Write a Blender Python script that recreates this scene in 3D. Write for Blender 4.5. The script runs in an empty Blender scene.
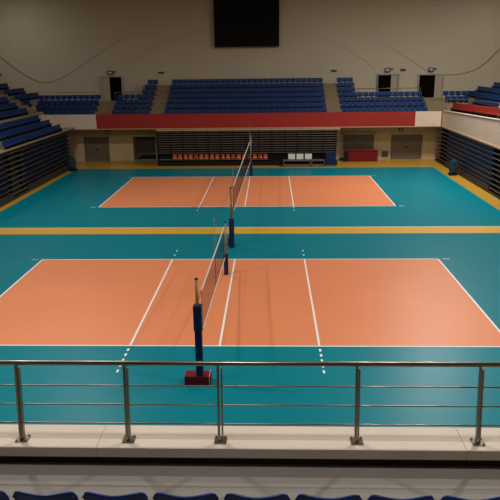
import bpy, bmesh, math, random
from mathutils import Vector, Matrix
random.seed(7)
PI = math.pi
C = bpy.context.scene.collection
S = bpy.context.scene

# ------------------------------------------------------------------ camera
cam_d = bpy.data.cameras.new('camera'); cam = bpy.data.objects.new('camera', cam_d); C.objects.link(cam)
CAM = Vector((1.47, -17.9, 8.6))
yaw, pit, rol, F = .0346, .2943, -.0123, 622.0
fw = Vector((-math.sin(yaw)*math.cos(pit), math.cos(yaw)*math.cos(pit), -math.sin(pit)))
rt = Vector((math.cos(yaw), math.sin(yaw), 0)); up = rt.cross(fw)
r2 = math.cos(rol)*rt + math.sin(rol)*up; u2 = -math.sin(rol)*rt + math.cos(rol)*up
M3 = Matrix((r2, u2, -fw)).transposed()
cam.matrix_world = Matrix.Translation(CAM) @ M3.to_4x4()
cam_d.sensor_fit = 'HORIZONTAL'; cam_d.sensor_width = 36; cam_d.lens = 36*F/500
cam_d.clip_start = .1; cam_d.clip_end = 300
S.camera = cam

# ------------------------------------------------------------------ world, lights, exposure
w = bpy.data.worlds.new('world'); S.world = w; w.use_nodes = True
w.node_tree.nodes['Background'].inputs[0].default_value = (1, .9, .78, 1)
w.node_tree.nodes['Background'].inputs[1].default_value = 0.03
S.view_settings.view_transform = 'Standard'; S.view_settings.look = 'None'
S.view_settings.exposure = 0.0; S.view_settings.gamma = 1.0; S.view_settings.use_curve_mapping = False
LAMPS = [(-11, -.5, 1000), (-11, 18, 830), (12.5, .5, 950), (12, 18, 680), (14, 26.5, 1850), (-22, 38, 130), (21.5, 38, 90), (-5.5, -4.8, 420), (8, -4.8, 420), (1.5, -13.2, 260)]  # the two far-corner lamps and the last one are added fill lights
for lx, ly, pw in LAMPS:
    ld = bpy.data.lights.new('ceiling_and_fill_light', 'AREA'); ld.shape = 'DISK'; ld.size = 2.6 if pw == 1850 else .6
    ld.energy = pw; ld.color = (1, .975, .935); ld.spread = math.radians(175)
    lo = bpy.data.objects.new('ceiling_and_fill_light', ld); C.objects.link(lo); lo.location = (lx, ly, 15.2)

# ------------------------------------------------------------------ materials
def lin(c):
    c /= 255
    return c/12.92 if c <= .04045 else ((c+.055)/1.055)**2.4
def mat(name, rgb, rough=.6, spec=.4, metal=0, var=.08, scale=3, bump=0, stretch=None):
    m = bpy.data.materials.new(name); m.use_nodes = True
    nt = m.node_tree; b = nt.nodes['Principled BSDF']
    col = (lin(rgb[0]), lin(rgb[1]), lin(rgb[2]), 1)
    tc = nt.nodes.new('ShaderNodeTexCoord'); mp = nt.nodes.new('ShaderNodeMapping')
    nz = nt.nodes.new('ShaderNodeTexNoise'); nz.inputs['Scale'].default_value = scale; nz.inputs['Detail'].default_value = 5
    nt.links.new(tc.outputs['Object'], mp.inputs['Vector']); nt.links.new(mp.outputs['Vector'], nz.inputs['Vector'])
    if stretch: mp.inputs['Scale'].default_value = stretch
    rp = nt.nodes.new('ShaderNodeValToRGB')
    rp.color_ramp.elements[0].position = .3; rp.color_ramp.elements[1].position = .7
    rp.color_ramp.elements[0].color = tuple(c*(1-var) for c in col[:3])+(1,)
    rp.color_ramp.elements[1].color = tuple(min(1, c*(1+var)) for c in col[:3])+(1,)
    nt.links.new(nz.outputs['Fac'], rp.inputs['Fac']); nt.links.new(rp.outputs['Color'], b.inputs['Base Color'])
    b.inputs['Roughness'].default_value = rough; b.inputs['Specular IOR Level'].default_value = spec
    b.inputs['Metallic'].default_value = metal
    if bump:
        bp = nt.nodes.new('ShaderNodeBump'); bp.inputs['Strength'].default_value = bump; bp.inputs['Distance'].default_value = .01
        nt.links.new(nz.outputs['Fac'], bp.inputs['Height']); nt.links.new(bp.outputs['Normal'], b.inputs['Normal'])
    return m
def plank_mat(name, rgb, rough):
    m = mat(name, rgb, rough, .4)
    nt = m.node_tree; b = nt.nodes['Principled BSDF']
    br = nt.nodes.new('ShaderNodeTexBrick'); br.inputs['Scale'].default_value = 1
    br.inputs['Brick Width'].default_value = 1.4; br.inputs['Row Height'].default_value = .09; br.inputs['Mortar Size'].default_value = .003
    c = [lin(v) for v in rgb]
    br.inputs['Color1'].default_value = (c[0], c[1], c[2], 1); br.inputs['Color2'].default_value = (c[0]*.86, c[1]*.84, c[2]*.8, 1)
    br.inputs['Mortar'].default_value = (c[0]*.6, c[1]*.55, c[2]*.5, 1)
    tc = [n for n in nt.nodes if n.type == 'TEX_COORD'][0]
    nt.links.new(tc.outputs['Object'], br.inputs['Vector']); nt.links.new(br.outputs['Color'], b.inputs['Base Color'])
    return m
M = dict(
    wood=plank_mat('yellow_wood_floor', (205, 160, 62), .3),
    teal=mat('teal_sports_vinyl', (0, 128, 143), .36, .14, var=.04, scale=.4),
    orange=mat('orange_sports_vinyl', (236, 144, 98), .42, .3, var=.03, scale=.35),
    band=mat('yellow_sports_vinyl', (226, 172, 62), .4, .5, var=.03),
    line=mat('white_line_paint', (252, 251, 248), .5, .4, var=.02),
    thin=mat('grey_edge_tape', (60, 110, 100), .5, .3, var=.02),
    wall=mat('cream_wall_plaster', (198, 187, 166), .85, .2, var=.04, scale=.15),
    darkwall=mat('dark_wall_bounce_cut', (62, 54, 48), .8, .2),
    lowwall=mat('beige_wall_paint', (205, 180, 140), .8, .2, var=.03, scale=.3),
    concrete=mat('tan_concrete_step', (150, 134, 110), .8, .2, var=.1, scale=1.2),
    stair=mat('worn_stair_concrete', (138, 120, 96), .8, .2, var=.08, scale=1.5),
    deckgrey=mat('dark_grey_deck_edge', (74, 70, 66), .5, .3, var=.08),
    kick=mat('charcoal_kick_board', (52, 48, 44), .5, .3),
    ledge=mat('beige_stone_ledge', (240, 223, 204), .55, .3, var=.05, scale=2),
    aisle=mat('grey_floor_screed', (158, 150, 142), .7, .3, var=.05, scale=2),
    dark=mat('dark_shadow_gap', (58, 50, 44), .8, .2),
    ceil=mat('ceiling_paint', (225, 212, 192), .9, .1),
    white=mat('white_fascia_paint', (222, 200, 180), .6, .3, var=.03, scale=.6),
    red=mat('red_fascia_paint', (160, 44, 36), .6, .3, var=.04, scale=.6),
    blue=mat('blue_seat_plastic', (10, 50, 102), .5, .3, var=.08, scale=2),
    nblue=mat('navy_seat_plastic', (4, 56, 132), .34, .4, var=.06, scale=3),
    redseat=mat('red_seat_plastic', (150, 38, 30), .6, .25, var=.06),
    orseat=mat('orange_red_cushion', (242, 122, 84), .6, .3, var=.06),
    black=mat('black_screen', (7, 7, 6), .5, .12, var=.03),
    blackm=mat('black_steel', (22, 20, 19), .55, .25, var=.1),
    greym=mat('grey_steel_shelf', (118, 108, 98), .45, .4, .3, var=.1),
    tan=mat('tan_deck_edge', (190, 158, 116), .5, .4, var=.08),
    steel=mat('brushed_stainless_steel', (152, 143, 126), .3, .5, .9, var=.08, scale=6, stretch=(1, 1, 12)),
    olive=mat('bronze_steel_pole', (126, 106, 62), .4, .5, .5),
    greypole=mat('grey_steel_pole', (130, 128, 112), .4, .5, .5),
    pad=mat('navy_post_padding', (8, 34, 78), .55, .35, var=.06),
    maroon=mat('dark_red_base_vinyl', (118, 16, 22), .55, .3, var=.06),
    net=mat('black_net_cord', (34, 24, 26), .8, .2),
    tape=mat('white_net_tape', (236, 234, 230), .6, .3, var=.02),
    antenna=mat('pale_antenna_rod', (150, 122, 100), .5, .3),
    door=mat('brown_door_paint', (112, 98, 80), .5, .35, var=.05),
    leaf=mat('light_door_leaf', (176, 164, 146), .55, .3, var=.04),
    void=mat('black_doorway_fill', (12, 11, 10), .9, .05),
    frame=mat('grey_door_frame', (140, 142, 138), .5, .4),
    cable=mat('dark_cable_sheath', (30, 27, 24), .6, .3),
    boxwhite=mat('white_board', (235, 232, 222), .5, .3, var=.02),
    cage=mat('teal_cord', (14, 74, 88), .6, .3),
    lamp=mat('grey_fitting', (70, 68, 62), .5, .4),
    glass=mat('pale_lamp_glass', (205, 205, 190), .2, .5),
)

# ------------------------------------------------------------------ helpers
def tag(o, label=None, cat=None, group=None, kind=None):
    if label: o['label'] = label
    if cat: o['category'] = cat
    if group: o['group'] = group
    if kind: o['kind'] = kind
    return o
def empty(name, loc, label=None, cat=None, group=None, rz=0):
    o = bpy.data.objects.new(name, None); C.objects.link(o); o.location = loc; o.rotation_euler = (0, 0, rz)
    o.empty_display_size = .1
    return tag(o, label, cat, group)
class MB:
    """collects shapes into one mesh"""
    def __init__(s): s.bm = bmesh.new()
    def box(s, x0, x1, y0, y1, z0, z1, bev=0):
        vs = [s.bm.verts.new((x, y, z)) for x in (x0, x1) for y in (y0, y1) for z in (z0, z1)]
        fs = [s.bm.faces.new([vs[i] for i in f]) for f in ((0,1,3,2),(4,6,7,5),(0,4,5,1),(2,3,7,6),(0,2,6,4),(1,5,7,3))]
        if bev:
            es = list({e for f in fs for e in f.edges})
            bmesh.ops.bevel(s.bm, geom=es, offset=bev, segments=2, affect='EDGES', profile=.6)
        return s
    def hull8(s, pts, bev=0):
        vs = [s.bm.verts.new(p) for p in pts]   # bottom 4 ccw, top 4 ccw
        fs = [s.bm.faces.new([vs[i] for i in f]) for f in ((3,2,1,0),(4,5,6,7),(0,1,5,4),(1,2,6,5),(2,3,7,6),(3,0,4,7))]
        if bev:
            es = list({e for f in fs for e in f.edges})
            bmesh.ops.bevel(s.bm, geom=es, offset=bev, segments=2, affect='EDGES', profile=.6)
        return s
    def prism(s, pts, axis, a0, a1):
        """polygon pts extruded along axis ('x' or 'y') a0..a1; pts are the other two coords"""
        def P(p, a): return (a, p[0], p[1]) if axis == 'x' else (p[0], a, p[1]) if axis == 'y' else (p[0], p[1], a)
        A = [s.bm.verts.new(P(p, a0)) for p in pts]; B = [s.bm.verts.new(P(p, a1)) for p in pts]
        n = len(pts); s.bm.faces.new(A); s.bm.faces.new(B[::-1])
        for i in range(n): s.bm.faces.new([A[i], B[i], B[(i+1) % n], A[(i+1) % n]])
        bmesh.ops.recalc_face_normals(s.bm, faces=s.bm.faces[:])
        return s
    def tube(s, pts, r, n=10, caps=True):
        pts = [Vector(p) for p in pts]; rings = []
        for i, p in enumerate(pts):
            d = (pts[min(i+1, len(pts)-1)] - pts[max(i-1, 0)]).normalized()
            a = d.orthogonal() if abs(d.z) > .9 else d.cross(Vector((0, 0, 1))); a.normalize(); b = d.cross(a)
            rr = r[i] if isinstance(r, (list, tuple)) else r
            rings.append([s.bm.verts.new(p + rr*(math.cos(2*PI*k/n)*a + math.sin(2*PI*k/n)*b)) for k in range(n)])
        for A, B in zip(rings, rings[1:]):
            for k in range(n):
                f = s.bm.faces.new([A[k], A[(k+1) % n], B[(k+1) % n], B[k]]); f.smooth = True
        if caps: s.bm.faces.new(rings[0][::-1]); s.bm.faces.new(rings[-1])
        return s
    def build(s, name, m, parent=None):
        bmesh.ops.recalc_face_normals(s.bm, faces=s.bm.faces[:])
        me = bpy.data.meshes.new(name); s.bm.to_mesh(me); s.bm.free(); me.materials.append(m)
        o = bpy.data.objects.new(name, me); C.objects.link(o)
        if parent: o.parent = parent
        return o
def bx(*a, **k): return MB().box(*a, **k)
def struct(name, mb, m): return tag(mb.build(name, m), kind='structure')
def copy_tree(o, parent=None):
    c = o.copy(); C.objects.link(c); c.parent = parent
    for ch in list(o.children): copy_tree(ch, c)
    return c

# ------------------------------------------------------------------ room shell
X0, X1, Y0, Y1, ZC = -25.5, 24.5, -26, 43.5, 17
struct('floor', bx(X0, X1, Y0, 38.7, -.3, 0), M['wood'])
struct('floor', bx(-15, 15, -11.9, 13.3, 0, .003), M['teal'])
struct('floor', bx(-15, 15, 14.72, 34.2, 0, .003), M['teal'])
struct('floor', bx(-15, 15, 13.37, 14.65, 0, .003), M['band'])
struct('trim_1', bx(-15, 15, 13.3, 13.37, 0, .0035), M['thin'])
struct('trim_2', bx(-15, 15, 14.65, 14.72, 0, .0035), M['tape'])
struct('ceiling', bx(X0, X1, Y0, Y1+.3, ZC, ZC+.3), M['ceil'])
struct('wall_back', bx(X0, X1, Y1, Y1+.3, 3.15, ZC), M['wall'])
struct('wall_left', bx(X0-.3, X0, Y0, Y1, 0, ZC), M['wall'])
struct('wall_right', bx(X1, X1+.3, Y0, Y1, 0, ZC), M['wall'])
struct('wall_front', bx(X0, X1, Y0-.3, Y0, 0, ZC), M['darkwall'])  # unseen wall, darkened to cut bounce light on the ledge face
# lower wall beneath the far stand, split round the store-room opening
lw = MB()
lw.box(X0, -11, 38.7, 39, 0, 3.15); lw.box(-8.95, X1, 38.7, 39, 0, 3.15); lw.box(-11, -8.95, 38.7, 39, 2.2, 3.15)
lw.box(-11.15, -11, 39, 40.5, 0, 3.15); lw.box(-8.95, -8.8, 39, 40.5, 0, 3.15)
struct('wall_lower', lw, M['lowwall'])
struct('wall_recess', bx(-11, -8.95, 40.3, 40.5, 0, 3.15), M['door'])
# near balcony floor the camera's stand rises from
struct('floor_balcony', bx(X0, X1, -22, -12.3, 4.1, 4.55), M['aisle'])
struct('wall_balcony', bx(X0, X1, -12.3, -12.0, 3.2, 4.64), M['dark'])  # dark colour carries the shade under the ledge slab

# ------------------------------------------------------------------ ledge in front
ledge = empty('balcony_ledge', (0, -12.15, 4.64), 'wide beige stone ledge carrying the steel railing in the foreground', 'ledge')
ledge.location = (0, 0, 0)
for x0, x1 in ((X0, -8.01), (-8.0, -4.18), (-4.17, -.355), (-.35, 3.47), (3.475, 7.3), (7.305, X1)):
    bx(x0, x1, -12.355, -11.93, 4.66, 4.77, bev=.002).build('slab', M['ledge'], ledge)

# ------------------------------------------------------------------ courts
def court(x0, x1, y0, y1, xc, xa, xb, label, zz=.003):
    r = empty('volleyball_court', (0, 0, 0), label, 'sports court', 'volleyball courts')
    bx(x0, x1, y0, y1, zz, zz+.003).build('playing_surface', M['orange'], r)
    h = .033; z0, z1 = zz+.003, zz+.005
    for a, b, c, d in ((x0-.02, x1+.02, y0-.03, y0+.03), (x0-.02, x1+.02, y1-.03, y1+.03),
                       (x0-h, x0+h, y0+.03, y1-.03), (x1-h, x1+h, y0+.03, y1-.03)):
        bx(a, b, c, d, z0, z1).build('boundary_line', M['line'], r)
    bx(xc-h, xc+h, y0+.03, y1-.03, z0, z1).build('centre_line', M['line'], r)
    for x in (xa, xb):
        bx(x-h, x+h, y0+.03, y1-.03, z0, z1).build('attack_line', M['line'], r)
        for k in range(5):
            if y0 > 5 and k in (1, 3, 4): continue
            bx(x-h, x+h, y0-.35*(k+1)-.02, y0-.35*(k+1)+.15, zz, zz+.002).build('line_dash', M['line'], r)
            if k in (1, 3): bx(x-h, x+h, y1+.35*(k+1)-.15, y1+.35*(k+1)+.02, zz, zz+.002).build('line_dash', M['line'], r)
    for sx, x in ((-1, x0), (1, x1)):
        for y in (y0, y1): bx(x+sx*.35-.16, x+sx*.35+.16, y-.03, y+.03, zz, zz+.002).build('corner_mark', M['line'], r)
    return r
court(-9, 9, 0, 9, -.15, -3, 3, 'large orange court surface with white lines nearest the railing')
court(-9.25, 9.15, 19.7, 30.2, -.12, -2.95, 2.9, 'orange court surface with white lines beyond the yellow band')

# ------------------------------------------------------------------ net posts and nets
def post(x, y, top, padtop, rp, rpad, mp, label, padbot=0, split=None, base=None):
    r = empty('net_post', (x, y, 0), label, 'net post', 'volleyball net posts')
    MB().tube([(0, 0, .275 if padbot else .0), (0, 0, top)], rp, 14).build('pole', mp, r)
    MB().tube([(0, 0, top), (0, 0, top+.04)], [rp*1.15, rp*.8], 14).build('cap', M['blackm'], r)
    p = MB()
    if split:
        p.box(-rpad*.86, rpad*.86, -rpad*.86, rpad*.86, padbot, split, bev=.04); p.box(-rpad, rpad, -rpad, rpad, split, padtop, bev=.04)
    else: p.box(-rpad, rpad, -rpad, rpad, padbot, padtop, bev=.035)
    p.build('padding', M['pad'], r)
    return r
p1 = post(-.5, -2.4, 3.09, 2.37, .045, .115, M['olive'], 'tall nearest net post with bronze pole and navy padding on dark red base', padbot=.28, split=1.62)
b = empty('weight_base', (-.57, -2.2, 0), 'dark red padded weight block at the foot of the nearest post', 'post base', 'net post bases')
bx(-.36, .38, -.3, .08, 0, .27, bev=.02).build('block', M['maroon'], b)
bx(.33, .342, -.31, .09, .0, .282).build('strap', M['tape'], b)
bx(-.363, .383, -.303, .083, .128, .136).build('seam', M['blackm'], b)
p2 = post(-.4, 6.9, 2.26, .92, .05, .09, M['greypole'], 'short grey net post with low navy pad standing inside the near court')
p3 = post(-.4, 10.95, 2.9, 1.42, .055, .12, M['olive'], 'bronze net post with navy pad just before the yellow band')
bx(-.36, -.14, .2, .5, 0, .4, bev=.03).build('weight_base', M['maroon'])
o = bpy.data.objects['weight_base.001']; o.location = (-.25, 10.95, 0)
tag(o, 'small dark red block peeking out behind the post before the yellow band', 'post base', 'net post bases')
p4 = post(-.05, 30.55, 3.2, 1.02, .05, .12, M['greypole'], 'farthest net post, grey with dark navy pad, at the back of the far court')

def make_net(A, B, za, zb, label, cells_l, cells_h, side, ants, ends):
    """A,B ground ends; za,zb = (bottom, top) heights at the ends"""
    r = empty('volleyball_net', (A[0], A[1], 0), label, 'net', 'volleyball nets')
    L = Vector((B[0]-A[0], B[1]-A[1], 0)); n = Vector((L.y, -L.x, 0)).normalized()
    def P(t, s): return Vector((L.x*t, L.y*t, (za[0]+(za[1]-za[0])*s)*(1-t)+(zb[0]+(zb[1]-zb[0])*s)*t))
    m = MB(); hw = .0017
    def quadbar(a, b, wv, dn):
        vs = [a-wv-dn, b-wv-dn, b+wv-dn, a+wv-dn, a-wv+dn, b-wv+dn, b+wv+dn, a+wv+dn]
        m.hull8(vs)
    du = L.normalized()
    for i in range(cells_l+1):
        t = i/cells_l; quadbar(P(t, 0), P(t, 1), du*hw, n*hw)
    for j in range(1, cells_h):
        s = j/cells_h; quadbar(P(0, s), P(1, s), Vector((0, 0, hw)), n*hw)
    m.build('mesh', M['net'], r)
    def band(s0, s1, name):
        q = MB(); a0, a1, b0, b1 = P(0, s0), P(0, s1), P(1, s0), P(1, s1); d = n*.008
        q.hull8([a0-d, b0-d, b0+d, a0+d, a1-d, b1-d, b1+d, a1+d]); return q.build(name, M['tape'], r)
    band(.945, 1.0, 'top_band'); band(0, .035, 'bottom_band')
    for t0, t1 in ((0, .006), (.994, 1)):
        q = MB(); a0, a1, b0, b1 = P(t0, 0), P(t0, 1), P(t1, 0), P(t1, 1); d = n*.007
        q.hull8([a0-d, b0-d, b0+d, a0+d, a1-d, b1-d, b1+d, a1+d]).build('side_band', M['antenna'], r)
    for t, h in ants:
        a = P(t, 0) + n*.02*side; top = P(t, 1) + n*.02*side + Vector((0, 0, h))
        MB().tube([a, top], .011, 6).build('antenna', M['antenna'], r)
    # cords to the posts
    for (t, ext) in ((0, -ends[0]), (1, ends[1])):
        for s in (0.02, .98):
            a = P(t, s); MB().tube([a, a+du*ext], .006, 5).build('cord', M['net'], r)
    return r
make_net((-.47, -1.62), (-.42, 6.62), (1.27, 2.5), (.8, 2.18), 'long volleyball net with white bands strung along the near court', 82, 12, -1, [(.53, 1.15)], (.74, .22))
make_net((-.37, 12.4), (-.1, 30.1), (1.43, 2.73), (1.1, 2.76), 'volleyball net with white bands crossing the far court', 160, 12, -1, [(.003, 1.0), (.997, 1.35)], (1.35, .4))

# ------------------------------------------------------------------ railing
rail = empty('steel_railing', (0, -12.2, 4.77), 'brushed steel railing with three thin rails across the foreground', 'railing')
XA, XB = -7.2, 8.6
MB().tube([(XA, 0, .897), (XB, 0, .897)], .0255, 16).build('top_rail', M['steel'], rail)
for z in (.64, .42, .198):
    MB().tube([(XA, 0, z), (XB, 0, z)], .0085, 8).build('rail', M['steel'], rail)
for x in (-5.8, -4.6, -3.45, -2.3, -1.18, -.04, .935, 2.365, 3.62, 4.8, 6.0, 7.2):
    p = empty('post', (x, -.02, 0)); p.parent = rail
    t_ = -.018*(x-1.4); g_ = .008 if x == .935 else 0
    for a, b_, c, d, h in ((-.024, .001, -.022, .022, .868), (.008+g_, .025+g_, -.012, .03, .85)):
        MB().hull8([(a, c, 0), (b_, c, 0), (b_, d, 0), (a, d, 0), (a+t_, c, h), (b_+t_, c, h), (b_+t_, d, h), (a+t_, d, h)], bev=.003).build('upright', M['steel'], p)
    bx(-.062, .068, -.05, .075, 0, .012, bev=.003).build('base_plate', M['steel'], p)
    MB().tube([(-.012+t_, 0, .85), (-.012+t_, 0, .885)], .009, 8).build('saddle', M['steel'], p)
    for bxx, by_ in ((-.046, -.036), (.052, -.036), (-.046, .06), (.052, .06)):
        MB().tube([(bxx, by_, .012), (bxx, by_, .026)], .009, 8).build('bolt', M['steel'], p)

# ------------------------------------------------------------------ near seats (front row below the camera)
def shell_back():
    """rounded back shell, front faces +y; origin at floor under it"""
    m = MB(); nx, nz = 18, 12; W, H = .25, .51; th = .022
    def pt(i, j, side):
        u = -1+2*i/nx; v = j/nz
        wz = W*(1-.10*(1-v)**2)
        rc = .055                                    # rounded top corners
        x = u*wz
        topz = H - .012*math.exp(-(u/.5)**2)
        ax = abs(x); 
        if ax > wz-rc: topz -= rc - math.sqrt(max(0, rc*rc-(ax-(wz-rc))**2))
        z = .36 + v*(topz)
        y = -.10*v + .05*u*u - .02 - side*th
        roll = max(0, v-.9)/.1
        y -= .016*roll
        return (x, y, z)
    G = [[[m.bm.verts.new(pt(i, j, s)) for j in range(nz+1)] for i in range(nx+1)] for s in (0, 1)]
    for s in (0, 1):
        for i in range(nx):
            for j in range(nz):
                q = [G[s][i][j], G[s][i+1][j], G[s][i+1][j+1], G[s][i][j+1]]
                f = m.bm.faces.new(q if s else q[::-1]); f.smooth = True
    for i in range(nx):
        for j in (0, nz): m.bm.faces.new([G[0][i][j], G[0][i+1][j], G[1][i+1][j], G[1][i][j]]).smooth = True
    for j in range(nz):
        for i in (0, nx): m.bm.faces.new([G[0][i][j], G[0][i][j+1], G[1][i][j+1], G[1][i][j]]).smooth = True
    return m
def near_seat():
    r = empty('stadium_seat', (0, 0, 0))
    shell_back().build('backrest', M['nblue'], r)
    # raised rim round the top of the shell
    pts = []
    W = .25; rc = .055
    for k in range(25):
        u = -1+2*k/24; x = u*W; ax = abs(x); tz = .51-.012*math.exp(-(u/.5)**2)
        if ax > W-rc: tz -= rc-math.sqrt(max(0, rc*rc-(ax-(W-rc))**2))
        pts.append((x*.985, -.10+.05*u*u-.047, .36+tz-.006))
    MB().tube(pts, .013, 8).build('rim', M['nblue'], r)
    s = MB(); s.hull8([(-.2, .02, .38), (.2, .02, .38), (.2, .09, .38), (-.2, .09, .38), (-.2, -.04, .74), (.2, -.04, .74), (.2, .0, .74), (-.2, .0, .74)], bev=.015)
    s.build('seat', M['nblue'], r)
    bx(-.05, .05, .1, .3, 0, .39, bev=.008).build('bracket', M['blackm'], r)
    bx(-.1, .1, .06, .34, 0, .012).build('floor_plate', M['blackm'], r)
    return r
NB = ['first', 'second', 'third', 'fourth', 'fifth', 'sixth', 'seventh', 'eighth']
ns = None
for i in range(8):
    x = -.85+.5525*i
    o = near_seat() if ns is None else copy_tree(ns)
    if ns is None: ns = o
    o.location = (x, -13.76, 4.55)
    where = {0: 'cut off by the left photo edge', 7: 'nearest the bottom right corner'}.get(i, NB[i]+' counting from the left')
    tag(o, 'navy plastic seat back in the foreground row, '+where, 'stadium seat', 'foreground seats below the railing')

# ------------------------------------------------------------------ far terrace, fascia
RISE = .4
def ktop(k): return 3.87+.4*k          # top of the seat back
def kz(k): return ktop(k)-.57          # step level
t = MB()
for k in range(2, 9):
    z = kz(k) if k > 2 else 3.9
    y0 = 36.75+.85*(k-2) if k > 2 else 36.62
    y1 = 36.75+.85*(k-1) if k < 8 else 43.5
    for xa, xb in ((-20.3, -13.85), (-12.45, 15.1), (16.7, 20.2)) if k < 6 else ((-10.5, 9.3),):
        t.box(xa, xb, y0, y1 if k < 8 else 43.5, 3.3, z)
t.box(X0, X1, 36.62, 43.5, 3.15, 3.3)
t.box(-17.4, -10.6, 40.15, 43.5, 3.3, 5.07); t.box(9.3, 18.3, 40.15, 43.5, 3.3, 5.07)
far_ter = tag(empty('floor', (0, 0, 0)), kind='structure')
t.build('steps', M['concrete'], far_ter)
# aisle stairs of the far stand (half steps between the blocks)
for xa, xb, top in ((-9.0, -7.75, 8), (6.35, 7.6, 8), (-13.84, -12.46, 5), (15.11, 16.69, 5)):
    P = [(36.73 if xa < 14 else 36.73, 3.31)]
    for k in range(2, top+1):
        z = (kz(k) if k > 2 else 3.9)+.012; y0 = 36.73+.85*(k-2)
        P += [(y0, z)]
        if k < top: P += [(y0+.45, z), (y0+.45, z+.2), (y0+.85, z+.2)]
        else: P += [(43.4 if k == 8 else y0+.83, z)]
    P += [(P[-1][0], 3.31)]
    MB().prism(P, 'x', xa, xb).build('aisle_stair', M['stair'], far_ter)
fas = empty('balcony_fascia', (0, 0, 0), 'long red parapet panel with white ends below the far seats', 'parapet', 'balcony parapets')
bx(-13.6, 13.8, 36.45, 36.6, 3.15, 4.37, bev=.01).build('red_panel', M['red'], fas)['label'] = 'red middle panel'
bx(-17.98, -13.61, 36.45, 36.6, 3.15, 4.37, bev=.01).build('white_panel', M['white'], fas)
bx(13.81, 16.0, 36.45, 36.6, 3.15, 4.37, bev=.01).build('white_panel', M['white'], fas)
bx(-17.98, 16.0, 36.4, 36.62, 3.08, 3.15).build('bottom_trim', M['tan'], fas)
# right balcony parapet, its top climbs slightly toward the viewer
fr = empty('balcony_fascia', (0, 0, 0), 'plain white parapet running along the right-hand balcony', 'parapet', 'balcony parapets')
def ztopR(y): return 4.37+.031*(37.5-y)
ya, yb = 5.0, 36.45
MB().hull8([(16.1, ya, 3.15), (16.25, ya, 3.15), (16.25, yb, 3.15), (16.1, yb, 3.15), (16.1, ya, ztopR(ya)), (16.25, ya, ztopR(ya)), (16.25, yb, ztopR(yb)), (16.1, yb, ztopR(yb))]).build('white_panel', M['white'], fr)
bx(16.04, 16.26, ya, yb, 3.05, 3.15).build('bottom_trim', M['tan'], fr)
MB().hull8([(16.06, ya, ztopR(ya)), (16.3, ya, ztopR(ya)), (16.3, yb, ztopR(yb)), (16.06, yb, ztopR(yb)), (16.06, ya, ztopR(ya)+.04), (16.3, ya, ztopR(ya)+.04), (16.3, yb, ztopR(yb)+.04), (16.06, yb, ztopR(yb)+.04)]).build('coping', M['white'], fr)
# left fascia of the fixed stand behind the pulled-out rows
fl = empty('balcony_fascia', (0, 0, 0), 'white parapet edge behind the pulled-out rows on the left', 'parapet', 'balcony parapets')
bx(-18.15, -18.0, 5, 36.45, 3.15, 4.42).build('white_panel', M['white'], fl)

# ------------------------------------------------------------------ side terraces
XL = {0: -15.75, 1: -16.5, 2: -17.25, 3: -18.4, 4: -19.1, 5: -19.8, 6: -20.75, 7: -21.8, 8: -22.7}
def kzl(k): return kz(k) + (.05*k if k > 2 else 0)
lt = tag(empty('floor', (0, 0, 0)), kind='structure')
s = MB()
for k in range(3, 9):
    s.box(X0 if k == 8 else XL[k+1]-.0+.35, XL[k]+.38 if k > 3 else -18.15, 5, {3: 36.4, 4: 36.4, 5: 40.5, 6: 40, 7: 39, 8: 38}[k], 3.15, kzl(k))
s.build('steps', M['concrete'], lt)
for k in range(3, 9):
    for ya_, yb_ in ((33.7, 34.8), (20.6, 21.7)):
        bx(XL[k]+.02, XL[k]+.38 if k > 3 else -18.16, ya_, yb_, kzl(k), kzl(k)+.2).build('stair_step', M['stair'], lt)
# pulled-out platform rows in front of it
for k, nm in enumerate(('lowest', 'middle', 'rear')):
    ptf = empty('seating_deck', (0, 0, 0), nm+' pulled-out deck carrying blue seats above the left folded banks', 'seating deck', 'pulled-out decks at left')
    bx(-17.98 if k == 2 else XL[k+1]+.26, XL[k]+.25, 5, 36.35 if k == 0 else 33.9, 3.23 if k == 0 else kz(0), kz(k)-.002, bev=.01).build('deck', M['concrete'], ptf)
    if k == 0: bx(XL[0]+.2, XL[0]+.25, 5, 36.35, 3.17, 3.229).build('edge_trim', M['steel'], ptf)
rtc = tag(empty('floor', (0, 0, 0)), kind='structure')
XR = {2: 16.75, 3: 17.8, 4: 18.5, 5: 19.2, 6: 19.9, 7: 20.6, 8: 21.3}
YE = {2: 36.2, 3: 35.5, 4: 36.2, 5: 40.6, 6: 40.0, 7: 38.0, 8: 36.2}
s = MB()
for k in range(2, 9):
    s.box(16.3 if k == 2 else XR[k]-.34, X1 if k == 8 else XR[k+1]-.34, 5, {2: 36.5, 3: 36.5, 4: 36.5, 5: 40.1}.get(k, YE[k]+.4), 3.15, kz(k))
s.build('steps', M['concrete'], rtc)

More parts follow.
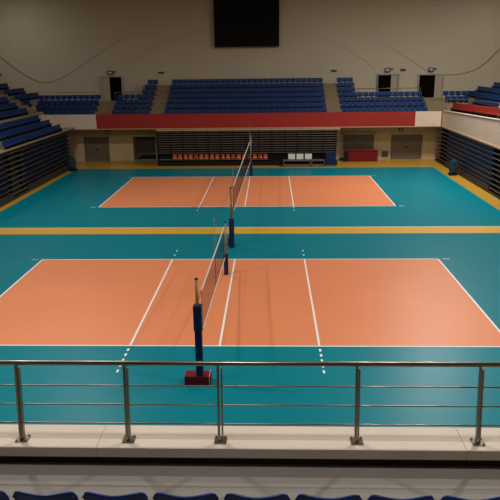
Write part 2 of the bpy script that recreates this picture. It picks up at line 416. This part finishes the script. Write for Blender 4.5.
# ------------------------------------------------------------------ stadium seats of the stands
def seat_mb(m, ox=0, oy=0, oz=0, rz=0, part='all'):
    """fixed shell seat 0.46 wide facing -y at rz=0"""
    c, sn = math.cos(rz), math.sin(rz)
    def T(p): return (ox+c*p[0]-sn*p[1], oy+sn*p[0]+c*p[1], oz+p[2])
    def hb(pts): m.hull8([T(p) for p in pts])
    w = .2455
    if part in ('all', 'backrest'):
        w = .2425
        hb([(-w, .04, .2), (w, .04, .2), (w, .085, .2), (-w, .085, .2), (-w, .06, .54), (w, .06, .54), (w, .1, .54), (-w, .1, .54)])
        hb([(-w, .06, .54), (w, .06, .54), (w, .1, .54), (-w, .1, .54), (-w+.018, .07, .57), (w-.018, .07, .57), (w-.018, .1, .57), (-w+.018, .1, .57)])
    w = .2455
    if part in ('all', 'seat'):
        hb([(-w, -.14, .2), (w, -.14, .2), (w, .06, .22), (-w, .06, .22), (-w, -.17, .27), (w, -.17, .27), (w, .06, .27), (-w, .06, .27)])
    if part in ('all', 'bracket'):
        hb([(-.05, -.12, 0), (.05, -.12, 0), (.05, .05, 0), (-.05, .05, 0), (-.05, -.12, .21), (.05, -.12, .21), (.05, .05, .21), (-.05, .05, .21)])
def proto(matl):
    r = empty('stadium_seat', (0, 0, -50))
    for p, mm in (('backrest', matl), ('seat', matl), ('bracket', M['blackm'])):
        m = MB(); seat_mb(m, part=p); m.build(p, mm, r)
    return r
specs = []   # (x,y,z,rz,kind,stand,k,i)
def frange(a, b, st=.5):
    n = int(round((b-a)/st)); return [a+st*(i+.5) for i in range(n)]
for k in range(2, 9):
    y = 37.15+.85*(k-2)
    z = kz(k) if k > 2 else 4.1-.0
    z = kz(k)
    blocks = [('centre block', -7.75, 6.35)]
    if k < 6: blocks += [('far left block', -20.2 if k > 3 else -19.5, -13.9), ('block left of the centre stairs', -12.4, -9.05), ('block right of the centre stairs', 7.65, 15.0)]
    if k in (4, 5): blocks += [('right corner block', 16.85, 20.1)]
    if k > 5: blocks += [('block left of the centre stairs', {6: -10.3, 7: -10.2, 8: -10.05}[k], -9.05), ('block right of the centre stairs', 7.65, 9.15)]
    for nm, a, b_ in blocks:
        n = int((b_-a)/.4925); st = (b_-a)/n
        for i, x in enumerate(frange(a, b_, st)): specs.append((x, y, z, 0, 'blue', 'far stand, '+nm, k, i, n))
LE = {0: (21.7, 33.5), 1: (12, 33.3), 2: (12, 33.0), 3: (12, 33.5), 4: (12, 36.3), 5: (12, 40.4), 6: (12, 39.6), 7: (12, 38.6), 8: (12, 37.6)}
for k in range(0, 9):
    a, b_ = LE[k]; n = int((b_-a)/.5)
    for i, y in enumerate(frange(a, a+n*.5)):
        yy = b_-n*.5+.25+i*.5
        if k > 2 and 33.5 < yy < 35.0: continue
        if k > 2 and 20.4 < yy < 21.9: continue
        specs.append((XL[k], yy, kzl(k), PI/2, 'blue', 'left side stand', k, n-1-i, n))
for k in range(2, 9):
    n = 46
    for i in range(n):
        yy = YE[k]-.25-.5*i
        if yy < 12: break
        if k == 2: specs.append((XR[k], yy, ztopR(yy)-.1, -PI/2, 'red', 'right side stand', k, i, n))
        else: specs.append((XR[k], yy, kz(k), -PI/2, 'blue', 'right side stand', k, i, n))
def inview(x, y, z):
    d = Vector((x, y, z))-CAM; zc = d.dot(fw)
    if zc < 1: return None
    u = 250+F*d.dot(r2)/zc; v = 250-F*d.dot(u2)/zc
    return (zc if -4 < u < 504 and -4 < v < 504 else None)
vis = []
for sp in specs:
    q = inview(sp[0], sp[1], sp[2]+.4)
    if q: vis.append((q, sp))
vis.sort(key=lambda a: a[0])
pb, prd = proto(M['blue']), proto(M['redseat'])
for ch in prd.children: ch.scale = (1, 1, 1.36)
ORD = {0: 'lowest', 1: 'second lowest', 2: 'third', 3: 'fourth', 4: 'fifth', 5: 'sixth', 6: 'seventh', 7: 'eighth', 8: 'topmost'}
ORD7 = {2: 'lowest', 3: 'second', 4: 'third', 5: 'fourth', 6: 'fifth', 7: 'sixth', 8: 'topmost'}
count = 0; rest = MB(); nrest = 0; used = {}
first_blue = first_red = True
for q, sp in vis:
    x, y, z, rz, kd, stand, k, i, n = sp
    if kd == 'blue' and count >= 292:
        seat_mb(rest, x, y, z, rz); nrest += 1; continue
    if kd == 'red':
        if first_red: o = prd; first_red = False
        else: o = copy_tree(prd)
        grp = 'red seats along the right balcony'
        lab = 'red plastic seat in the row behind the right-hand parapet'
    else:
        count += 1
        if first_blue: o = pb; first_blue = False
        else: o = copy_tree(pb)
        od = ORD[k] if 'left side' in stand else ORD7[k]
        grp = 'blue seats, %s row, %s' % (od, stand)
        lab = 'blue seat, %s row of the %s' % (od, stand.replace('side ', ''))
        if stand.startswith('far'):
            lab = 'blue seat, %s row, %s' % (od, stand.replace('far stand, ', '').replace('centre block', 'far centre block').replace('block left of the centre stairs', 'far block left of centre').replace('block right of the centre stairs', 'far block right of centre'))
    used.setdefault(grp, []).append((o, lab, i))
    o.location = (x, y, z); o.rotation_euler = (0, 0, rz)
NUM = ['end', 'second', 'third', 'fourth', 'fifth', 'sixth', 'seventh', 'eighth', 'ninth', 'tenth', 'eleventh', 'twelfth', 'thirteenth', 'fourteenth', 'fifteenth', 'sixteenth', 'seventeenth', 'eighteenth', 'nineteenth', 'twentieth', 'twenty-first', 'twenty-second', 'twenty-third', 'twenty-fourth', 'twenty-fifth', 'twenty-sixth', 'twenty-seventh', 'twenty-eighth', 'twenty-ninth', 'thirtieth', 'thirty-first', 'thirty-second', 'thirty-third', 'thirty-fourth', 'thirty-fifth', 'thirty-sixth']
for g, lst in used.items():
    side = 'far' in g
    lst.sort(key=lambda a: a[0].location.x if side else -a[0].location.y)
    for j, (o, lab, i) in enumerate(lst):
        n_ = NUM[j] if j < len(NUM) else 'last'
        if j == 0: ex = ', at its left end' if side else ', at its far end'
        else: ex = (', %s from its left end' if side else ', %s from its far end') % n_
        tag(o, lab+ex, 'stadium seat', g)
tag(rest.build('stadium_seats', M['blue']), 'remaining distant blue plastic seats filling the rows of the upper stands', 'stadium seats', kind='stuff')

# ------------------------------------------------------------------ folded retractable banks
def bank_side(xf, sgn, y0, y1, seats, label, group, plinth=True):
    """folded telescopic rows, front face at x = xf, body extends away by sgn"""
    r = empty('retractable_seating', (0, 0, 0), label, 'folded seating', group)
    def X(a, b_): return (xf+sgn*a, xf+sgn*b_) if sgn > 0 else (xf-b_, xf-a)
    x = X(.5, 1.9); bx(x[0], x[1], y0, y1, .05, 3.04).build('frame', M['blackm'], r)
    for j in range(9):
        z = .36+.335*j
        if j == 0 and seats == 'blue': continue
        x = X(0, .52); bx(x[0], x[1], y0+.02, y1-.02, z-(.018 if seats == 'blue' else .025), z).build('deck', M['greym' if seats != 'blue' else 'deckgrey'], r)
        if seats == 'blue':
            a, b_ = y0+.02, y1-.02; q_ = .03 if sgn > 0 else .3; x0_, x1_ = xf+sgn*(q_+.06), xf+sgn*(q_+.16)
            MB().hull8([(x0_, a, z-.25), (x0_, b_, z-.25), (x1_, b_, z-.25), (x1_, a, z-.25), (xf+sgn*q_, a, z-.03), (xf+sgn*q_, b_, z-.03), (x1_, b_, z-.03), (x1_, a, z-.03)]).build('folded_seat_row', M['blue'], r)
        else:
            yy = y0+.3
            while yy < y1-.1:
                x = X(.12, .5); bx(x[0], x[1], yy-.02, yy+.02, z-.30, z-.035).build('bracket', M['blackm'], r); yy += 1.8
    x = X(-.03, .5); bx(x[0], x[1], y0, y1, 0.0, .5 if seats == 'blue' else .16, bev=.01).build('kick_panel', M['kick'], r)
    return r
GL, GR = 'folded seating banks on the left', 'folded seating banks on the right'
bank_side(-15.5, -1, 12, 21.9, 'blue', 'folded bank of blue seats at the far left edge, nearest the viewer', GL)
bank_side(-15.5, -1, 21.95, 24.6, 'tan', 'dark folded bank with tan deck edges between blue banks on the left', GL)
bank_side(-15.5, -1, 24.65, 35.3, 'blue', 'long folded bank of blue seats on the left reaching the far corner', GL)
bank_side(16.05, 1, 12, 23.5, 'dark', 'dark folded bank with grey deck edges at the right edge', GR)
bank_side(16.05, 1, 23.55, 34.3, 'blue', 'folded bank of blue seats under the right-hand white parapet', GR)
bank_side(16.05, 1, 34.35, 37.6, 'tan', 'short dark folded bank with tan edges in the far right corner', GR)

fb = empty('retractable_seating', (0, 0, 0), 'wide black folded seating bank below the red parapet in the middle', 'folded seating')
bx(-8.1, 7.1, 36.3, 38.5, .05, 3.0).build('frame', M['blackm'], fb)
for j in range(10):
    z = 1.13+.2*j
    bx(-8.25, 7.35 if j > 4 else 7.2, 35.62, 36.3, z-.045, z).build('deck', M['greym'], fb)
    bx(-8.1, 7.1, 35.95, 36.3, z-.14, z-.03).build('riser', M['blackm'], fb)
for i in range(15):
    x = -8.2+i*1.09
    bx(x-.025, x+.025, 35.58, 35.64, .1, 3.0).build('upright', M['blackm'], fb)
bx(-8.2, 7.2, 35.55, 36.3, .0, .38, bev=.01).build('kick_panel', M['blackm'], fb)
bx(-8.1, 7.1, 36.0, 36.3, .38, 1.0).build('back_panel', M['blackm'], fb)
bx(-8.3, 7.4, 35.6, 36.35, 3.0, 3.08).build('top_deck', M['tan'], fb)
bx(-8.3, -8.2, 35.5, 38.4, 0, 3.0).build('end_panel', M['blackm'], fb)
# orange-red folded chairs standing in the lowest row
fc = None
for i in range(18):
    if fc is None:
        fc = empty('folding_chair', (0, 0, 0))
        bx(-.165, .165, .02, .07, .27, .41, bev=.01).build('backrest', M['orseat'], fc)
        bx(-.165, .165, -.08, .05, .03, .22, bev=.02).build('seat', M['orseat'], fc)
        bx(-.185, -.17, -.04, .08, 0, .42).build('frame', M['blackm'], fc)
        bx(.17, .185, -.04, .08, 0, .42).build('frame', M['blackm'], fc)
        o = fc
    else: o = copy_tree(fc)
    o.location = (-6.8+.462*i, 35.78, .56)
    tag(o, 'orange-red seat in the bottom row of the black bank, %s from the left' % (NUM[i] if i else 'first'), 'folding seat', 'orange-red seats in the black bank')
bx(-8.2, 1.3, 35.62, 36.0, .5, .56).build('seat_shelf', M['greym'], fb)

# ------------------------------------------------------------------ scorer bench with three white boards, blue box
bench = empty('scorer_table', (4.3, 34.9, 0), 'long dark table unit standing before the black folded bank', 'table')
for x0, x1 in ((-1.75, .55), (.62, 1.76)):
    bx(x0, x1, -.3, .35, .5, .58, bev=.01).build('tabletop', M['greym'], bench)
    bx(x0+.03, x1-.03, -.22, .3, .02, .2).build('plinth', M['greym'], bench)
    bx(x0+.06, x1-.06, .1, .3, .2, .5).build('back_panel', M['blackm'], bench)
    for x in (x0+.04, x1-.04): bx(x-.03, x+.03, -.27, -.2, 0, .5).build('leg', M['greym'], bench)
for i, x in enumerate((3.27, 3.97, 4.68)):
    b = empty('display_board', (x, 34.9, .58), ['leftmost', 'middle', 'rightmost'][i]+' white square board on the dark table', 'board', 'white boards on the table')
    bx(-.29, .29, 0, .04, .04, .5, bev=.01).build('panel', M['boxwhite'], b)
    bx(-.2, .2, -.06, .12, 0, .04).build('foot', M['greym'], b)
bb = empty('storage_box', (6.56, 34.95, 0), 'dark blue upright box beside the right end of the dark table', 'box')
bx(-.42, .42, -.25, .3, .12, 1.05, bev=.02).build('body', M['pad'], bb)
bx(-.45, .45, -.28, .33, 0, .12).build('base', M['greym'], bb)
bx(-.43, .43, -.26, .31, 1.05, 1.1).build('lid', M['pad'], bb)

# red counter and shutter
rc = empty('red_counter', (9.45, 37.7, 0), 'dark red counter standing against the lower wall', 'counter')
bx(-1.45, 1.5, -.35, .35, .04, .9, bev=.02).build('body', M['maroon'], rc)
bx(-1.48, 1.53, -.38, .38, .9, .95, bev=.01).build('top', M['maroon'], rc)
bx(-1.5, -1.1, -.36, -.34, .04, .9).build('side_panel', M['blackm'], rc)
d = struct('window_1', bx(7.95, 10.75, 38.6, 38.69, .95, 2.28), M['door'])
m = MB()
for j in range(13): m.box(7.98, 10.72, 38.58, 38.6, .98+.1*j, 1.04+.1*j)
m.build('shutter_slats', M['door'], d)
m = MB(); m.box(7.85, 7.95, 38.56, 38.69, .9, 2.38); m.box(10.75, 10.85, 38.56, 38.69, .9, 2.38); m.box(7.85, 10.85, 38.56, 38.69, 2.28, 2.38)
m.build('window_frame', M['lowwall'], d)

# ground-floor doors
def dbl_door(n, x0, x1, h, leaves=2):
    y = 38.69
    m = MB(); m.box(x0-.08, x0, y-.08, y, 0, h+.08); m.box(x1, x1+.08, y-.08, y, 0, h+.08); m.box(x0-.08, x1+.08, y-.08, y, h, h+.08)
    d = struct('door_%d' % n, m, M['frame'] if False else M['door'])
    w = (x1-x0)/leaves
    for i in range(leaves):
        bx(x0+i*w+.01, x0+(i+1)*w-.01, y-.05, y-.01, .01, h-.01, bev=.005).build('door_leaf', M['door'], d)
    bx((x0+x1)/2-.1, (x0+x1)/2+.1, y-.09, y-.05, .98, 1.1, bev=.01).build('door_handle', M['blackm'], d)
    return d
dbl_door(1, -15.4, -13.3, 2.15)
dbl_door(2, 12.38, 14.95, 2.08)
# store recess contents
st = empty('mat_trolley', (-9.9, 39.5, 0), 'dark low trolley stored in the recess left of the black bank', 'trolley')
bx(-.85, .8, -.35, .35, .1, .2).build('platform', M['blackm'], st)
bx(-.6, .7, -.3, .3, .2, .42, bev=.03).build('mat_stack', M['blackm'], st)
for x in (-.7, .65):
    for y in (-.25, .25): MB().tube([(x, y-.03, .06), (x, y+.03, .06)], .06, 10).build('wheel', M['blackm'], st)
MB().tube([(-.8, 0, .2), (-.8, 0, .85), (-.5, 0, .85)], .02, 6).build('handle', M['greym'], st)
b = empty('vent_grille', (11.8, 38.66, .2), 'small square grey vent low on the wall beside the right door', 'vent')
bx(-.3, .3, -.02, .03, 0, .56).build('frame', M['frame'], b)
m = MB()
for j in range(6): m.box(-.26, .26, -.04, -.02, .05+.08*j, .09+.08*j)
m.build('slats', M['blackm'], b)
b = empty('wall_sign', (13.1, 38.6, 2.4), 'small dark bracket sign above the right lower door', 'sign')
bx(-.2, .2, -.03, .05, .08, .36).build('panel', M['lamp'], b)
bx(-.09, .09, -.04, -.03, .17, .29).build('face', M['glass'], b)
b = empty('wall_lamp', (-13.2, 38.6, 2.45), 'round wall lamp above the left lower door', 'lamp')
MB().tube([(0, .08, .17), (0, -.05, .17)], .2, 20).build('housing', M['lamp'], b)
MB().tube([(0, -.05, .17), (0, -.08, .17)], .12, 20).build('lamp_glass', M['glass'], b)

# upper doorways in the back wall
def upper_door(n, x0, x1, h, leaf_left, fr):
    z = 5.07; y = 43.49
    m = MB(); m.box(x0-.1, x0, y-.25, y, z, z+h+.1); m.box(x1, x1+.1, y-.25, y, z, z+h+.1); m.box(x0, x1, y-.25, y, z+h, z+h+.1)
    d = struct('door_%d' % n, m, fr)
    bx(x0, x1, y-.06, y-.02, z, z+h).build('doorway_black_panel', M['void'], d)  # flat black panel where the doorway opens, in place of a recess
    L = .62*(x1-x0)*.55+.25
    if leaf_left: bx(x0+.02, x0+.75, y-.2, y-.15, z+.02, z+h-.02, bev=.005).build('door_leaf', M['leaf'], d)
    else: bx(x1-L*.72, x1-.02, y-.2, y-.15, z+.02, z+h-.02, bev=.005).build('door_leaf', M['leaf'], d)
upper_door(3, -14.65, -12.75, 2.25, True, M['leaf'])
upper_door(4, 11.65, 13.5, 2.15, False, M['frame'])
upper_door(5, 15.5, 17.7, 2.12, False, M['leaf'])
for i, (x, z, w_, lab) in enumerate(((-13.8, 7.55, .5, 'dark exit sign box above the left upper doorway'), (12.5, 7.5, .5, 'dark exit sign box above the upper doorway right of the centre seats'),
        (16.55, 7.5, .45, 'dark exit sign box above the rightmost upper doorway'))):
    b = empty('exit_sign', (x, 43.36, z), lab, 'sign', 'exit sign boxes')
    bx(-w_/2, w_/2, -.1, .12, 0, .36, bev=.01).build('housing', M['lamp'], b)
    bx(-w_/2+.08, w_/2-.08, -.11, -.1, .1, .26).build('face', M['glass'], b)
    bx(w_/2, w_/2+.3, -.03, .1, .2, .3).build('arm', M['lamp'], b)
for x, lab in ((-8.9, 'small wall fitting above the stairs left of the centre seats'), (7.5, 'small wall fitting above the stairs right of the centre seats'), (13.95, 'small wall fitting between the two right upper doorways'), (-24.6, 'small wall fitting at the far left above the seats')):
    b = empty('emergency_light', (x, 43.38, 7.62), lab, 'light', 'small fittings on the back wall')
    bx(-.24, .24, -.08, .1, 0, .14, bev=.01).build('housing', M['lamp'], b)
    for sx in (-.14, .14): MB().tube([(sx, -.09, .07), (sx, -.13, .05)], .06, 10).build('lamp_head', M['lamp'], b)

# screen
sc = empty('scoreboard_screen', (-.7, 43.2, 9.9), 'large black square screen high on the back wall', 'screen')
bx(-3.02, 3.02, -.18, .25, 0, 5.3, bev=.02).build('housing', M['blackm'], sc)
bx(-2.92, 2.92, -.2, -.18, .1, 5.2).build('display', M['black'], sc)

# hanging cables along the back wall
def smooth(pts, n=6):
    out = []
    for i in range(len(pts)-1):
        p0, p1, p2, p3 = pts[max(i-1, 0)], pts[i], pts[i+1], pts[min(i+2, len(pts)-1)]
        for k in range(n):
            t_ = k/n
            out.append(tuple(.5*((2*p1[a])+(-p0[a]+p2[a])*t_+(2*p0[a]-5*p1[a]+4*p2[a]-p3[a])*t_*t_+(-p0[a]+3*p1[a]-3*p2[a]+p3[a])*t_**3) for a in (0, 1)))
    return out+[pts[-1]]
CB = [([(-25.4, 10.3), (-24.27, 9.29), (-22.5, 7.89), (-20.95, 7.04), (-19.3, 7.02), (-17.17, 8.02), (-15.13, 9.27), (-12.74, 10.59), (-10.62, 11.27)], (.022, .004), 'thin dark cable sagging across the wall above the left stand'),
      ([(-12.65, 7.96), (-10.54, 9.39), (-7.92, 10.53), (-6.02, 11.12), (-4.41, 11.54)], (.004, .006), 'faint cable rising from the left upper doorway toward the screen'),
      ([(24.4, 10.9), (22.77, 9.43), (21.35, 8.03), (20.11, 7.41), (18.55, 7.18), (16.66, 7.34), (14.06, 8.92), (11.77, 10.28)], (.026, .004), 'thin dark cable sagging across the wall above the right stand'),
      ([(11.43, 7.6), (10.55, 8.42), (9.6, 8.97), (8.36, 9.79), (7.04, 10.34), (5.18, 10.98), (3.32, 11.44)], (.006, .004), 'faint cable rising from the right upper doorway toward the screen')]
for pts, (ra, rb), lab in CB:
    q = smooth(pts); n = len(q)
    o = MB().tube([(p[0], 43.45, p[1]) for p in q], [ra+(rb-ra)*i/(n-1) for i in range(n)], 6).build('hanging_cable', M['cable'])
    tag(o, lab, 'cable', 'cables on the back wall')

# upper rails
def guard(name, pts, label, h=0, posts=None, r=.025):
    g = empty(name, (0, 0, 0), label, 'railing', 'upper guard rails')
    MB().tube(pts, r, 8).build('top_rail', M['steel'], g)
    for p, b_ in posts: MB().tube([p, (p[0], p[1], b_)], .02, 6).build('post', M['steel'], g)
    return g
guard('guard_rail', [(-24.5, 41.3, 6.02), (-14.8, 41.3, 6.02)], 'thin rail behind the far left block of blue seats', posts=[((x, 41.3, 6.02), 5.07) for x in (-17.2, -16, -14.85)])
guard('guard_rail', [(9.4, 41.3, 6.1), (15.3, 41.3, 6.1)], 'thin rail behind the blue seats below the right upper doorways', posts=[((x, 41.3, 6.1), 5.07) for x in (9.5, 11.4, 13.4, 15.2)])
guard('guard_rail', [(-13.0, 41.3, 5.98), (-10.7, 41.3, 5.98)], 'short thin rail right of the left upper doorway', posts=[((x, 41.3, 5.98), 5.07) for x in (-12.95, -10.75)])
guard('guard_rail', [(15.0, 36.52, 5.3), (16.35, 36.5, 5.35), (16.35, 31.5, 5.6), (16.35, 12, 6.2)], 'steel handrail above the red seats on the right balcony', posts=[((16.35, y, 5.35+.034*(36.5-y)), ztopR(y)+.03) for y in (36.4, 24)])

# ball cages by the side banks
def cage(x, y, label):
    g = empty('ball_cage', (x, y, 0), label, 'ball cage', 'teal ball cages')
    bx(-.3, .3, -.3, .3, .1, .16).build('base', M['blackm'], g)
    for a in (-.24, .24):
        for b_ in (-.24, .24): MB().tube([(a-.02, b_, .05), (a+.02, b_, .05)], .05, 10).build('wheel', M['blackm'], g)
    m = MB(); n = 10; R_ = .33
    def P(th, ph): return (R_*math.sin(ph)*math.cos(th), R_*math.sin(ph)*math.sin(th), .66+.54*math.cos(ph))
    for s_ in (1, -1):
        for i in range(n):
            m.tube([P(2*PI*i/n+s_*j*.25, .15+j*(PI-.3)/12) for j in range(13)], .018, 5)
    m.build('net_shell', M['cage'], g)
    for z in (.25, .62, 1.02):
        rr = R_*math.sqrt(max(.05, 1-((z-.66)/.54)**2))+.01
        MB().tube([(rr*math.cos(2*PI*k/20), rr*math.sin(2*PI*k/20), z) for k in range(21)], .02, 6).build('hoop', M['cage'], g)
    return g
cage(15.55, 30.3, 'teal net ball cage beside the folded blue bank on the right')
cage(-15.05, 33.4, 'dark teal net ball cage at the end of the left folded bank')
